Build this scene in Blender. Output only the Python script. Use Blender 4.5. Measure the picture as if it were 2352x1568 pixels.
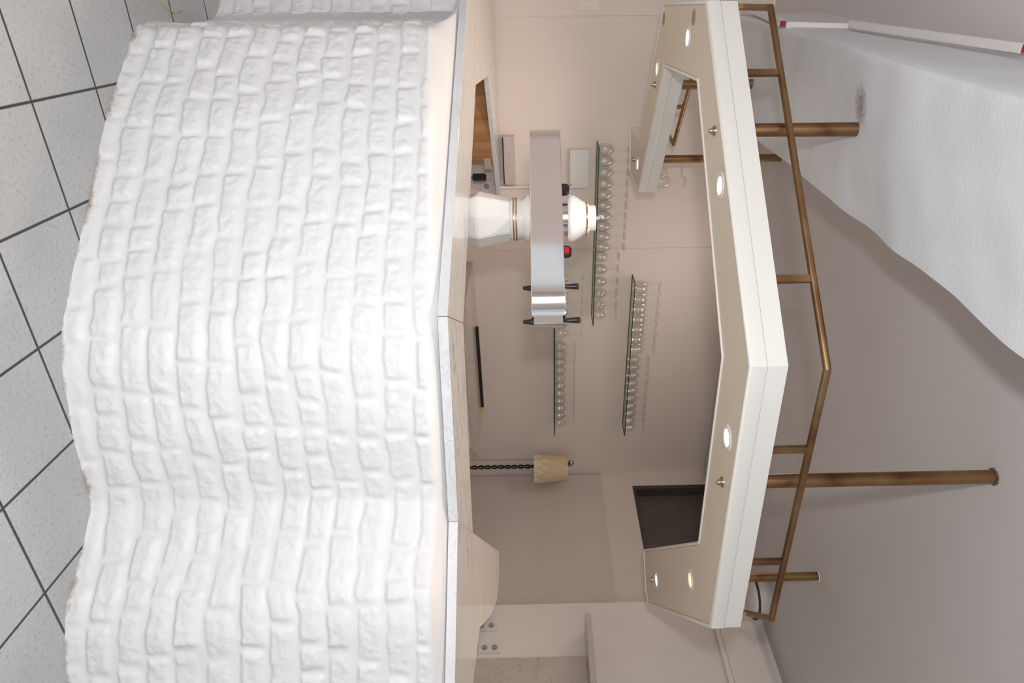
import bpy, bmesh, math, random
from mathutils import Vector, Matrix, noise
from math import sin, cos, pi, radians
random.seed(7)
scene = bpy.context.scene
for o in list(bpy.data.objects): bpy.data.objects.remove(o)
col = scene.collection

# ---------------------------------------------------------------- camera (turned on its side, as the photo is)
CAM_H = 1.365
F_PX, CX_PX = 1531.45, 1263.49
pitch, roll = 0.01779, 0.01598
f_ = Vector((0, cos(pitch), sin(pitch))); u_ = Vector((0, -sin(pitch), cos(pitch))); x_ = Vector((1, 0, 0))
R_ = cos(roll)*x_ - sin(roll)*u_; U_ = cos(roll)*u_ + sin(roll)*x_
cd = bpy.data.cameras.new('camera'); cam = bpy.data.objects.new('camera', cd); col.objects.link(cam)
m3 = Matrix((U_, -R_, -f_)).transposed()
cam.matrix_world = Matrix.Translation((0, 0, CAM_H)) @ m3.to_4x4()
cd.sensor_fit = 'HORIZONTAL'; cd.sensor_width = 36.0; cd.lens = F_PX/2352*36.0
cd.shift_x = (1176-CX_PX)/2352; cd.shift_y = 0.0
cd.clip_start = .02; cd.clip_end = 60
scene.camera = cam
scene.cycles.transparent_max_bounces = 48   # rows of thin glasses stand behind one another

# ---------------------------------------------------------------- view, world, big lights
vs = scene.view_settings
vs.view_transform = 'Standard'; vs.look = 'None'; vs.gamma = 1.0; vs.exposure = 0.0; vs.use_curve_mapping = False
world = bpy.data.worlds.new('world'); scene.world = world; world.use_nodes = True
bgn = world.node_tree.nodes['Background']; bgn.inputs[0].default_value = (.72, .83, 1.0, 1); bgn.inputs[1].default_value = .72
_nt = world.node_tree; _tc = _nt.nodes.new('ShaderNodeTexCoord'); _n = _nt.nodes.new('ShaderNodeTexNoise'); _n.inputs['Scale'].default_value = 7.0; _n.inputs['Detail'].default_value = 1.0
_r = _nt.nodes.new('ShaderNodeValToRGB'); _nt.links.new(_tc.outputs['Generated'], _n.inputs['Vector']); _nt.links.new(_n.outputs['Fac'], _r.inputs[0]); _nt.links.new(_r.outputs[0], bgn.inputs[0])
_r.color_ramp.elements[0].position = .36; _r.color_ramp.elements[0].color = (.36, .44, .36, 1); _r.color_ramp.elements[1].position = .62; _r.color_ramp.elements[1].color = (.92, .97, 1.0, 1)
_e = _r.color_ramp.elements.new(.48); _e.color = (.55, .66, .78, 1)

def light(name, kind, loc, energy, color, size=None, look=None, **kw):
    l = bpy.data.lights.new(name, kind); l.energy = energy; l.color = color
    if size is not None:
        if kind == 'AREA': l.shape = 'RECTANGLE'; l.size, l.size_y = size
        else: l.shadow_soft_size = size
    for k, v in kw.items(): setattr(l, k, v)
    o = bpy.data.objects.new(name, l); col.objects.link(o); o.location = loc
    if look is not None:
        o.rotation_euler = (Vector(look)-Vector(loc)).to_track_quat('-Z', 'Y').to_euler()
    return o
# the photographer's flash, beside the lens on the turned camera's top
light('flash', 'POINT', (-.24, -.10, 1.42), 112, (1.0, .985, .985), .05)
# added fill for the back wall, then daylight in the window opening behind the camera
light('added_back_wall_fill', 'AREA', (-.02, 4.6, 2.955), 8, (1.0, .86, .76), (1.0, .34), look=(-.02, 4.6001, 0))  # added warm fill hidden behind the canopy, stands for no real ceiling fixture
light('window_daylight_rear', 'AREA', (-.6, -3.9, 1.7), 42, (.86, .93, 1.0), (3.0, 1.5), look=(-.4, 0, 1.7))

# ---------------------------------------------------------------- materials
def newmat(name):
    m = bpy.data.materials.new(name); m.use_nodes = True
    nt = m.node_tree; b = nt.nodes['Principled BSDF']
    return m, nt, b
def N(nt, t, **kw):
    n = nt.nodes.new(t)
    for k, v in kw.items():
        if k.startswith('i_'):
            key = k[2:]; key = int(key) if key.isdigit() else key.replace('_', ' ')
            n.inputs[key].default_value = v
        else: setattr(n, k, v)
    return n
def ramp(nt, pts, fac):
    r = nt.nodes.new('ShaderNodeValToRGB'); e = r.color_ramp.elements
    while len(e) < len(pts): e.new(.5)
    for i, (p, c) in enumerate(pts): e[i].position = p; e[i].color = (*c, 1)
    nt.links.new(fac, r.inputs[0]); return r
def plain(name, colr, rough=.5, metal=0, bump=0, bscale=60, var=0, vscale=4, spec=.5, coat=0, detail=3):
    m, nt, b = newmat(name)
    b.inputs['Base Color'].default_value = (*colr, 1); b.inputs['Roughness'].default_value = rough
    b.inputs['Metallic'].default_value = metal; b.inputs['Specular IOR Level'].default_value = spec
    b.inputs['Coat Weight'].default_value = coat
    tc = N(nt, 'ShaderNodeTexCoord')
    if var:
        n = N(nt, 'ShaderNodeTexNoise', i_Scale=vscale, i_Detail=4.0); nt.links.new(tc.outputs['Object'], n.inputs['Vector'])
        r = ramp(nt, [(.3, tuple(max(0, c*(1-var)) for c in colr)), (.7, tuple(min(1, c*(1+var)) for c in colr))], n.outputs['Fac'])
        nt.links.new(r.outputs[0], b.inputs['Base Color'])
    if bump:
        n = N(nt, 'ShaderNodeTexNoise', i_Scale=bscale, i_Detail=float(detail)); nt.links.new(tc.outputs['Object'], n.inputs['Vector'])
        bp = N(nt, 'ShaderNodeBump', i_Strength=bump, i_Distance=.01); nt.links.new(n.outputs['Fac'], bp.inputs['Height'])
        nt.links.new(bp.outputs[0], b.inputs['Normal'])
    return m
M = {}
M['wall'] = plain('wall_paint', (.82, .715, .645), .6, bump=.12, bscale=9, var=.02, vscale=1.5)
M['door'] = plain('door_paint', (.71, .605, .56), .5, var=.02)
M['wall_white'] = plain('white_wall_paint', (.85, .78, .725), .6, bump=.15, bscale=7, var=.02)
M['ceiling'] = plain('ceiling_paint', (.65, .625, .615), .7, bump=.08, bscale=5, var=.03, vscale=1.2)
M['wall_left'] = plain('rosy_wall_paint', (.86, .73, .67), .6)
M['beam'] = plain('plaster_white', (.72, .745, .775), .5, bump=.16, bscale=75, var=.015, detail=2)
M['brick'] = plain('painted_brick', (.80, .80, .81), .33, bump=.30, bscale=85, var=.02, vscale=3, detail=5)
M['canopy'] = plain('canopy_white', (.86, .84, .79), .28, var=.008, vscale=8)
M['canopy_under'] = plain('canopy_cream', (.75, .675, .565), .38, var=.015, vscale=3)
def brick_mat():
    m, nt, b = newmat('painted_brick'); b.inputs['Roughness'].default_value = .45
    tc = N(nt, 'ShaderNodeTexCoord'); at = N(nt, 'ShaderNodeAttribute', attribute_name='brick_face')
    n = N(nt, 'ShaderNodeTexNoise', i_Scale=62.0, i_Detail=7.0, i_Roughness=.62); nt.links.new(tc.outputs['Object'], n.inputs['Vector'])
    mr = N(nt, 'ShaderNodeMapRange'); mr.inputs[3].default_value = .12; mr.inputs[4].default_value = 1.0
    nt.links.new(at.outputs['Fac'], mr.inputs[0]); mu = N(nt, 'ShaderNodeMath', operation='MULTIPLY')
    nt.links.new(n.outputs['Fac'], mu.inputs[0]); nt.links.new(mr.outputs[0], mu.inputs[1])
    bp = N(nt, 'ShaderNodeBump', i_Strength=.55, i_Distance=.006); nt.links.new(mu.outputs[0], bp.inputs['Height']); nt.links.new(bp.outputs[0], b.inputs['Normal'])
    n2 = N(nt, 'ShaderNodeTexNoise', i_Scale=2.5, i_Detail=3.0); nt.links.new(tc.outputs['Object'], n2.inputs['Vector'])
    r = ramp(nt, [(.3, (.825, .82, .825)), (.7, (.86, .86, .87))], n2.outputs['Fac'])
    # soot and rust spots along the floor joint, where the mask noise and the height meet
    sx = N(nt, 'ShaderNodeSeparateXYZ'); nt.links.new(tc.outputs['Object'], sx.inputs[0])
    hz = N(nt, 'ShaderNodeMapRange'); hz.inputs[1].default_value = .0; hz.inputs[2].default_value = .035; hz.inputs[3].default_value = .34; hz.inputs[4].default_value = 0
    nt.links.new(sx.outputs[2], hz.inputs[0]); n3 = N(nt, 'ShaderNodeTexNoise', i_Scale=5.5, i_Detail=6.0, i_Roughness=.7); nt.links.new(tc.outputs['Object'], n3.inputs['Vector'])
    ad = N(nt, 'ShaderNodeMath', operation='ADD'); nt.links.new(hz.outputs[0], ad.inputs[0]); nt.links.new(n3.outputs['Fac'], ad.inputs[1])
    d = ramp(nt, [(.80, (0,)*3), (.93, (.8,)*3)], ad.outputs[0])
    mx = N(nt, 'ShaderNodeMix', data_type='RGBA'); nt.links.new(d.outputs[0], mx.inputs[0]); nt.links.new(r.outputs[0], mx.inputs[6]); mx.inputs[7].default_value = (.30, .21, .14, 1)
    nt.links.new(mx.outputs[2], b.inputs['Base Color']); return m
M['brick'] = brick_mat()
M['porcelain'] = plain('porcelain', (.80, .80, .78), .08, coat=.6)
M['chrome'] = plain('chrome', (.75, .75, .76), .12, metal=1)
M['gold'] = plain('gold_line', (.62, .45, .28), .2, metal=1)
M['black'] = plain('black_plastic', (.012, .012, .014), .28)
M['red'] = plain('red_badge', (.40, .01, .015), .35)
M['white_plastic'] = plain('white_plastic', (.78, .76, .73), .4)
M['nut'] = plain('steel_nut', (.45, .42, .36), .32, metal=1)
M['brown_cap'] = plain('brown_cap', (.42, .27, .17), .55, var=.15, vscale=60)
M['dark'] = plain('dark_board', (.12, .10, .085), .6, var=.1, vscale=8)
M['darkframe'] = plain('dark_frame', (.07, .058, .05), .6)
M['grey_metal'] = plain('grey_bracket', (.50, .46, .38), .5)
M['duct_dark'] = plain('dark_rubber', (.05, .045, .04), .6)
M['trunking'] = plain('trunking_white', (.78, .73, .72), .45)
M['redtape'] = plain('red_tape', (.35, .02, .03), .5)
M['green'] = plain('green_plug', (.05, .35, .15), .4)
M['yellow'] = plain('yellow_straw', (.72, .58, .10), .6)
M['glass_edge'] = plain('green_glass_edge', (.03, .07, .04), .15)
M['seam'] = plain('seam_filler', (.22, .12, .06), .7)

def beam_mat():
    m = M['beam']; nt = m.node_tree; b = nt.nodes['Principled BSDF']; src = b.inputs['Base Color'].links[0].from_socket
    tc = N(nt, 'ShaderNodeTexCoord'); mp = N(nt, 'ShaderNodeMapping', vector_type='TEXTURE'); mp.inputs['Location'].default_value = (-.815, 2.335, 2.52); mp.inputs['Scale'].default_value = (.11, .06, .2); mp.inputs['Rotation'].default_value = (0, 0, -.15)
    nt.links.new(tc.outputs['Object'], mp.inputs[0]); g = N(nt, 'ShaderNodeTexGradient', gradient_type='SPHERICAL'); nt.links.new(mp.outputs[0], g.inputs[0])
    n = N(nt, 'ShaderNodeTexNoise', i_Scale=60.0, i_Detail=5.0); nt.links.new(tc.outputs['Object'], n.inputs['Vector'])
    mu = N(nt, 'ShaderNodeMath', operation='MULTIPLY'); nt.links.new(g.outputs['Fac'], mu.inputs[0]); nt.links.new(n.outputs['Fac'], mu.inputs[1])
    r = ramp(nt, [(.08, (0,)*3), (.42, (.7,)*3)], mu.outputs[0])
    mx = N(nt, 'ShaderNodeMix', data_type='RGBA'); nt.links.new(r.outputs[0], mx.inputs[0]); nt.links.new(src, mx.inputs[6]); mx.inputs[7].default_value = (.16, .13, .11, 1)
    nt.links.new(mx.outputs[2], b.inputs['Base Color'])
beam_mat()
def brass():
    m, nt, b = newmat('aged_brass'); b.inputs['Metallic'].default_value = 1
    tc = N(nt, 'ShaderNodeTexCoord'); n = N(nt, 'ShaderNodeTexNoise', i_Scale=5.0, i_Detail=6.0, i_Distortion=.8)
    nt.links.new(tc.outputs['Object'], n.inputs['Vector'])
    r = ramp(nt, [(.3, (.21, .105, .055)), (.52, (.33, .19, .095)), (.72, (.42, .29, .16))], n.outputs['Fac'])
    nt.links.new(r.outputs[0], b.inputs['Base Color'])
    r2 = ramp(nt, [(.3, (.34,)*3), (.7, (.46,)*3)], n.outputs['Fac']); nt.links.new(r2.outputs[0], b.inputs['Roughness'])
    return m
M['brass'] = brass()
def steel():
    m, nt, b = newmat('brushed_steel'); b.inputs['Metallic'].default_value = 1
    b.inputs['Base Color'].default_value = (.90, .87, .86, 1)
    tc = N(nt, 'ShaderNodeTexCoord'); mp = N(nt, 'ShaderNodeMapping'); mp.inputs['Scale'].default_value = (3, 3, 260)
    n = N(nt, 'ShaderNodeTexNoise', i_Scale=4.0, i_Detail=2.0)
    nt.links.new(tc.outputs['Object'], mp.inputs[0]); nt.links.new(mp.outputs[0], n.inputs['Vector'])
    r = ramp(nt, [(.3, (.05,)*3), (.7, (.09,)*3)], n.outputs['Fac']); nt.links.new(r.outputs[0], b.inputs['Roughness'])
    return m
M['steel'] = steel()
def marble(name, base, vein, rough=.1, vs_=1.0, ang=.3):
    m, nt, b = newmat(name); tc = N(nt, 'ShaderNodeTexCoord'); mp = N(nt, 'ShaderNodeMapping')
    mp.inputs['Rotation'].default_value = (0, 0, ang); mp.inputs['Scale'].default_value = (1, 2.6, 2.6)
    nt.links.new(tc.outputs['Object'], mp.inputs[0])
    n1 = N(nt, 'ShaderNodeTexNoise', i_Scale=3.2*vs_, i_Detail=9.0, i_Distortion=1.4); nt.links.new(mp.outputs[0], n1.inputs['Vector'])
    # thin veins where the noise crosses its middle
    s = N(nt, 'ShaderNodeMath', operation='SUBTRACT'); s.inputs[1].default_value = .5; nt.links.new(n1.outputs['Fac'], s.inputs[0])
    a = N(nt, 'ShaderNodeMath', operation='ABSOLUTE'); nt.links.new(s.outputs[0], a.inputs[0])
    v = ramp(nt, [(0, (1,)*3), (.006, (.35,)*3), (.03, (0,)*3)], a.outputs[0])
    n2 = N(nt, 'ShaderNodeTexNoise', i_Scale=2.1, i_Detail=2.0); nt.links.new(tc.outputs['Object'], n2.inputs['Vector'])
    g = ramp(nt, [(.47, (0,)*3), (.62, (1,)*3)], n2.outputs['Fac'])
    mul = N(nt, 'ShaderNodeMath', operation='MULTIPLY'); nt.links.new(v.outputs[0], mul.inputs[0]); nt.links.new(g.outputs[0], mul.inputs[1])
    # short speckle strokes
    mp2 = N(nt, 'ShaderNodeMapping'); mp2.inputs['Rotation'].default_value = (0, 0, ang); mp2.inputs['Scale'].default_value = (14, 55, 55)
    nt.links.new(tc.outputs['Object'], mp2.inputs[0])
    n3 = N(nt, 'ShaderNodeTexNoise', i_Scale=1.6, i_Detail=3.0); nt.links.new(mp2.outputs[0], n3.inputs['Vector'])
    sp = ramp(nt, [(.60, (0,)*3), (.72, (.5,)*3)], n3.outputs['Fac'])
    mx = N(nt, 'ShaderNodeMath', operation='MAXIMUM'); nt.links.new(mul.outputs[0], mx.inputs[0]); nt.links.new(sp.outputs[0], mx.inputs[1])
    n4 = N(nt, 'ShaderNodeTexNoise', i_Scale=6.0, i_Detail=5.0, i_Distortion=.6); nt.links.new(mp.outputs[0], n4.inputs['Vector'])
    cb = ramp(nt, [(.3, tuple(c*.93 for c in base)), (.7, tuple(min(1, c*1.04) for c in base))], n4.outputs['Fac'])
    mixn = N(nt, 'ShaderNodeMix', data_type='RGBA'); nt.links.new(mx.outputs[0], mixn.inputs[0]); nt.links.new(cb.outputs[0], mixn.inputs[6])
    mixn.inputs[7].default_value = (*vein, 1)
    nt.links.new(mixn.outputs[2], b.inputs['Base Color']); b.inputs['Roughness'].default_value = rough
    return m
M['marble'] = marble('carrara_marble', (.74, .72, .69), (.30, .28, .27), .12, ang=.36)
M['marble_front'] = marble('marble_edge', (.76, .77, .78), (.58, .60, .61), .35, 2.2, ang=.1)
M['marble_back'] = marble('marble_pinkish', (.60, .52, .47), (.30, .28, .27), .2, 1.3, ang=.9)
def wood():
    m, nt, b = newmat('cabinet_wood'); tc = N(nt, 'ShaderNodeTexCoord'); mp = N(nt, 'ShaderNodeMapping')
    mp.inputs['Scale'].default_value = (2.0, 2.0, 26); nt.links.new(tc.outputs['Object'], mp.inputs[0])
    mp.inputs['Rotation'].default_value = (0, radians(90), 0)
    mp.inputs['Rotation'].default_value = (0, 0, 0); mp.inputs['Scale'].default_value = (9, 9, .8)
    n = N(nt, 'ShaderNodeTexNoise', i_Scale=1.4, i_Detail=6.0, i_Distortion=.5); nt.links.new(mp.outputs[0], n.inputs['Vector'])
    r = ramp(nt, [(.3, (.30, .13, .05)), (.6, (.50, .26, .12)), (.8, (.58, .34, .18))], n.outputs['Fac'])
    nt.links.new(r.outputs[0], b.inputs['Base Color']); b.inputs['Roughness'].default_value = .4; return m
M['wood'] = wood()
TILE, TTH, TX, TY = .30, .47855, -1.07786, 1.96324
def floor_mat():
    m, nt, b = newmat('floor_tiles'); tc = N(nt, 'ShaderNodeTexCoord'); mp = N(nt, 'ShaderNodeMapping', vector_type='TEXTURE')
    mp.inputs['Location'].default_value = (TX, TY, 0); mp.inputs['Rotation'].default_value = (0, 0, TTH); mp.inputs['Scale'].default_value = (TILE,)*3
    nt.links.new(tc.outputs['Object'], mp.inputs[0]); sx = N(nt, 'ShaderNodeSeparateXYZ'); nt.links.new(mp.outputs[0], sx.inputs[0])
    ds = []
    for i in (0, 1):
        a = N(nt, 'ShaderNodeMath', operation='ADD'); a.inputs[1].default_value = .5; nt.links.new(sx.outputs[i], a.inputs[0])
        fr = N(nt, 'ShaderNodeMath', operation='FRACT'); nt.links.new(a.outputs[0], fr.inputs[0])
        s = N(nt, 'ShaderNodeMath', operation='SUBTRACT'); s.inputs[1].default_value = .5; nt.links.new(fr.outputs[0], s.inputs[0])
        ab = N(nt, 'ShaderNodeMath', operation='ABSOLUTE'); nt.links.new(s.outputs[0], ab.inputs[0]); ds.append(ab)
    mn = N(nt, 'ShaderNodeMath', operation='MINIMUM'); nt.links.new(ds[0].outputs[0], mn.inputs[0]); nt.links.new(ds[1].outputs[0], mn.inputs[1])
    g = ramp(nt, [(.0105, (0,)*3), (.0150, (1,)*3)], mn.outputs[0])
    n1 = N(nt, 'ShaderNodeTexNoise', i_Scale=85.0, i_Detail=6.0, i_Roughness=.7); nt.links.new(tc.outputs['Object'], n1.inputs['Vector'])
    n2 = N(nt, 'ShaderNodeTexNoise', i_Scale=2.5, i_Detail=4.0); nt.links.new(tc.outputs['Object'], n2.inputs['Vector'])
    c1 = ramp(nt, [(.33, (.38, .38, .375)), (.45, (.53, .535, .535)), (.7, (.58, .585, .585))], n1.outputs['Fac'])
    c2 = ramp(nt, [(.3, (.88, .875, .865)), (.65, (1, 1, 1))], n2.outputs['Fac'])
    mu = N(nt, 'ShaderNodeMix', data_type='RGBA', blend_type='MULTIPLY'); mu.inputs[0].default_value = 1
    nt.links.new(c1.outputs[0], mu.inputs[6]); nt.links.new(c2.outputs[0], mu.inputs[7])
    mg = N(nt, 'ShaderNodeMix', data_type='RGBA'); mg.inputs[6].default_value = (.035, .04, .045, 1)
    nt.links.new(g.outputs[0], mg.inputs[0]); nt.links.new(mu.outputs[2], mg.inputs[7])
    nt.links.new(mg.outputs[2], b.inputs['Base Color']); b.inputs['Roughness'].default_value = .42
    bp = N(nt, 'ShaderNodeBump', i_Strength=.5, i_Distance=.003); nt.links.new(g.outputs[0], bp.inputs['Height']); nt.links.new(bp.outputs[0], b.inputs['Normal'])
    return m
M['floor'] = floor_mat()
def thinglass(name, tint, lo, hi, edge=.62):
    m = bpy.data.materials.new(name); m.use_nodes = True; nt = m.node_tree; nt.nodes.clear()
    out = N(nt, 'ShaderNodeOutputMaterial'); t = N(nt, 'ShaderNodeBsdfTransparent'); t.inputs[0].default_value = (*tint, 1)
    g = N(nt, 'ShaderNodeBsdfGlossy'); g.inputs['Roughness'].default_value = .04; g.inputs['Color'].default_value = (1, 1, 1, 1)
    lw = N(nt, 'ShaderNodeLayerWeight'); lw.inputs['Blend'].default_value = .35
    et = ramp(nt, [(.0, tint), (.55, tuple(c*.985 for c in tint)), (.95, tuple(c*edge for c in tint))], lw.outputs['Facing']); nt.links.new(et.outputs[0], t.inputs[0])
    r = ramp(nt, [(.0, (lo,)*3), (.75, (lo*1.6,)*3), (1, (hi,)*3)], lw.outputs['Facing'])
    mx = N(nt, 'ShaderNodeMixShader'); nt.links.new(r.outputs[0], mx.inputs[0]); nt.links.new(t.outputs[0], mx.inputs[1]); nt.links.new(g.outputs[0], mx.inputs[2])
    nt.links.new(mx.outputs[0], out.inputs[0]); return m
M['glass'] = thinglass('clear_glass', (.985, .985, .98), .06, .42)
M['shelf_glass'] = thinglass('shelf_glass', (.88, .905, .88), .06, .35, .93)
def emit(name, colr, strength):
    m, nt, b = newmat(name); b.inputs['Emission Color'].default_value = (*colr, 1); b.inputs['Emission Strength'].default_value = strength
    b.inputs['Base Color'].default_value = (*colr, 1); return m
M['led_white'] = emit('led_white', (1, .94, .80), 5)
M['led_warm'] = emit('led_warm', (1, .58, .26), 1.9)
def shade_mat():
    m, nt, b = newmat('parchment_shade'); tc = N(nt, 'ShaderNodeTexCoord'); mp = N(nt, 'ShaderNodeMapping'); mp.inputs['Scale'].default_value = (34, 34, 12)
    nt.links.new(tc.outputs['Object'], mp.inputs[0]); n = N(nt, 'ShaderNodeTexNoise', i_Scale=1.0, i_Detail=3.0); nt.links.new(mp.outputs[0], n.inputs['Vector'])
    sx = N(nt, 'ShaderNodeSeparateXYZ'); nt.links.new(tc.outputs['Object'], sx.inputs[0])
    z = N(nt, 'ShaderNodeMapRange'); z.inputs[1].default_value = .02; z.inputs[2].default_value = .20; z.inputs[3].default_value = .06; z.inputs[4].default_value = -.12
    nt.links.new(sx.outputs[2], z.inputs[0]); ad = N(nt, 'ShaderNodeMath', operation='ADD'); nt.links.new(n.outputs['Fac'], ad.inputs[0]); nt.links.new(z.outputs[0], ad.inputs[1])
    r = ramp(nt, [(.50, (.72, .54, .34)), (.58, (.80, .68, .54))], ad.outputs[0]); nt.links.new(r.outputs[0], b.inputs['Base Color'])
    b.inputs['Roughness'].default_value = .8; return m
M['shade'] = shade_mat()

# ---------------------------------------------------------------- mesh helpers
def obj(name, bm, mat, parent=None, smooth=False, mats=None):
    bmesh.ops.recalc_face_normals(bm, faces=bm.faces)
    me = bpy.data.meshes.new(name); bm.to_mesh(me); bm.free()
    for mm in (mats or [mat]): me.materials.append(mm)
    if smooth: me.polygons.foreach_set('use_smooth', [True]*len(me.polygons))
    o = bpy.data.objects.new(name, me); col.objects.link(o)
    if parent: o.parent = parent; o.matrix_parent_inverse = Matrix.Identity(4)
    return o
def autosmooth(o, ang=35):
    me = o.data; me.polygons.foreach_set('use_smooth', [True]*len(me.polygons))
    bm = bmesh.new(); bm.from_mesh(me)
    for e in bm.edges:
        if len(e.link_faces) == 2 and e.calc_face_angle(0) > radians(ang): e.smooth = False
    bm.to_mesh(me); bm.free(); return o
def tag(o, label, cat, group=None, kind=None):
    o['label'] = label
    if cat: o['category'] = cat
    if group: o['group'] = group
    if kind: o['kind'] = kind
    return o
def thing(name, label, cat, loc=(0, 0, 0), rz=0, group=None):
    o = bpy.data.objects.new(name, None); col.objects.link(o); o.empty_display_size = .1
    o.location = loc; o.rotation_euler = (0, 0, rz); return tag(o, label, cat, group)
def struct(o, label):
    o['kind'] = 'structure'; o['label'] = label; return o
def box(bm, c, s, rot=None, bev=0):
    r = bmesh.ops.create_cube(bm, size=1); vs_ = r['verts']
    mt = Matrix.Translation(c) @ (rot.to_4x4() if rot else Matrix.Identity(4)) @ Matrix.Diagonal((*s, 1))
    bmesh.ops.transform(bm, matrix=mt, verts=vs_)
    if bev:
        es = list({e for v in vs_ for e in v.link_edges}); bmesh.ops.bevel(bm, geom=es, offset=bev, segments=2, affect='EDGES')
def tube(bm, pts, r, n=16, caps=True, radii=None):
    pts = [Vector(p) for p in pts]; rings = []; up0 = None
    for i, p in enumerate(pts):
        if i == 0: d = pts[1]-p
        elif i == len(pts)-1: d = p-pts[i-1]
        else: d = (pts[i+1]-p).normalized()+(p-pts[i-1]).normalized()
        d.normalize()
        if up0 is None: up0 = Vector((0, 0, 1)) if abs(d.z) < .9 else Vector((1, 0, 0))
        a = up0.cross(d).normalized(); b = d.cross(a).normalized(); up0 = b
        k = 1.0
        if 0 < i < len(pts)-1:
            c_ = (pts[i+1]-p).normalized().dot((p-pts[i-1]).normalized()); k = 1/max(.5, math.sqrt((1+c_)/2))
        rr = radii[i] if radii else r
        # widen only across the mitre, in the plane of the bend
        if k > 1.0001:
            bend = ((pts[i+1]-p).normalized()-(p-pts[i-1]).normalized()).normalized()
        ring = []
        for j in range(n):
            t = 2*pi*j/n; off = a*cos(t)*rr+b*sin(t)*rr
            if k > 1.0001: off += bend*(off.dot(bend))*(k-1)
            ring.append(bm.verts.new(p+off))
        rings.append(ring)
    for i in range(len(rings)-1):
        for j in range(n): bm.faces.new((rings[i][j], rings[i][(j+1) % n], rings[i+1][(j+1) % n], rings[i+1][j]))
    if caps:
        bm.faces.new(rings[0][::-1]); bm.faces.new(rings[-1])
def lathe(bm, prof, n=32, c=(0, 0, 0), rot=0, closed=False):
    rings = []
    for r, z in prof:
        if r < 1e-5: rings.append([bm.verts.new((c[0], c[1], c[2]+z))])
        else: rings.append([bm.verts.new((c[0]+r*cos(2*pi*j/n+rot), c[1]+r*sin(2*pi*j/n+rot), c[2]+z)) for j in range(n)])
    m = len(rings)
    for i in range(m if closed else m-1):
        A, B = rings[i], rings[(i+1) % m]
        for j in range(n):
            k = (j+1) % n
            if len(A) == 1 and len(B) == 1: continue
            if len(A) == 1: bm.faces.new((A[0], B[k], B[j]))
            elif len(B) == 1: bm.faces.new((A[j], A[k], B[0]))
            else: bm.faces.new((A[j], A[k], B[k], B[j]))
    if not closed:
        if len(rings[0]) > 1: bm.faces.new(rings[0][::-1])
        if len(rings[-1]) > 1: bm.faces.new(rings[-1])
def offset_poly(P, d):
    """move every edge of a closed polygon inwards by d"""
    n = len(P); A = sum(P[i][0]*P[(i+1) % n][1]-P[(i+1) % n][0]*P[i][1] for i in range(n)); s = 1 if A > 0 else -1
    out = []
    for i in range(n):
        p0, p1, p2 = Vector(P[i-1]), Vector(P[i]), Vector(P[(i+1) % n])
        e1 = (p1-p0).normalized(); e2 = (p2-p1).normalized()
        n1 = Vector((-e1.y, e1.x))*s; n2 = Vector((-e2.y, e2.x))*s
        b = n1+n2; b = b/max(b.dot(b)/2, .2) if b.length > 1e-6 else n1
        out.append(tuple(p1+b*d))
    return out
def stack(bm, layers, cap0=True, cap1=True):
    """layers: list of (polygon, z); joins them into a wall, closes the ends"""
    rs = [[bm.verts.new((x, y, z)) for x, y in P] for P, z in layers]; n = len(rs[0])
    for a, b in zip(rs, rs[1:]):
        for j in range(n): bm.faces.new((a[j], a[(j+1) % n], b[(j+1) % n], b[j]))
    if cap0: bm.faces.new(rs[0][::-1])
    if cap1: bm.faces.new(rs[-1])
    return rs
def prism(bm, P, z0, z1, r=.0):
    if r: stack(bm, [(offset_poly(P, r), z0), (offset_poly(P, r*.3), z0+r*.3), (P, z0+r), (P, z1-r), (offset_poly(P, r*.3), z1-r*.3), (offset_poly(P, r), z1)])
    else: stack(bm, [(P, z0), (P, z1)])
def copy_thing(root, loc, rz=0):
    c = root.copy(); col.objects.link(c); c.location = loc; c.rotation_euler = (0, 0, rz)
    for ch in root.children:
        d = ch.copy(); col.objects.link(d); d.parent = c
    return c

# ---------------------------------------------------------------- the setting
CEIL = 2.97
WA = radians(31.5)
T = Vector((cos(WA), sin(WA), 0)); NB = Vector((sin(WA), -cos(WA), 0))       # along the back wall; out of it
W0 = Vector((-1.5, 4.83, 0)); R0 = Vector((1.322, 6.559, 0)); RT = NB.copy(); NR = -T  # right wall starts at the corner
WROT = Matrix(((T.x, -NB.x, 0), (T.y, -NB.y, 0), (0, 0, 1)))                 # local x along back wall, y into it
def bw(s, off, z): return W0+T*s+NB*off+Vector((0, 0, z))
def rw(s, off, z): return R0+RT*s+NR*off+Vector((0, 0, z))
def slab_on(bm, fn, s0, s1, o0, o1, z0, z1, bev=0):
    c = [fn(s, o, z) for z in (z0, z1) for s, o in ((s0, o0), (s1, o0), (s1, o1), (s0, o1))]
    v = [bm.verts.new(p) for p in c]
    fs = [(0, 3, 2, 1), (4, 5, 6, 7), (0, 1, 5, 4), (1, 2, 6, 5), (2, 3, 7, 6), (3, 0, 4, 7)]
    F = [bm.faces.new([v[i] for i in f]) for f in fs]
    if bev:
        bmesh.ops.bevel(bm, geom=list({e for f in F for e in f.edges}), offset=bev, segments=2, affect='EDGES')
    return F
bm = bmesh.new(); box(bm, (0, 2, -.05), (11, 13.4, .1))
struct(obj('floor', bm, M['floor']), 'grey square floor tiles with dark joints laid askew to the bar')
bm = bmesh.new(); box(bm, (0, 2, CEIL+.05), (11, 13.4, .1))
struct(obj('ceiling', bm, M['ceiling']), 'smooth warm grey ceiling above the bar')
bm = bmesh.new(); slab_on(bm, bw, -.80, 3.42, -.15, 0, 0, CEIL)
struct(obj('wall_back', bm, M['wall']), 'plain beige wall behind the bar that carries the glass shelves')
bm = bmesh.new(); slab_on(bm, bw, -4.2, -.775, -.15, .012, 0, CEIL)
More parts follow.
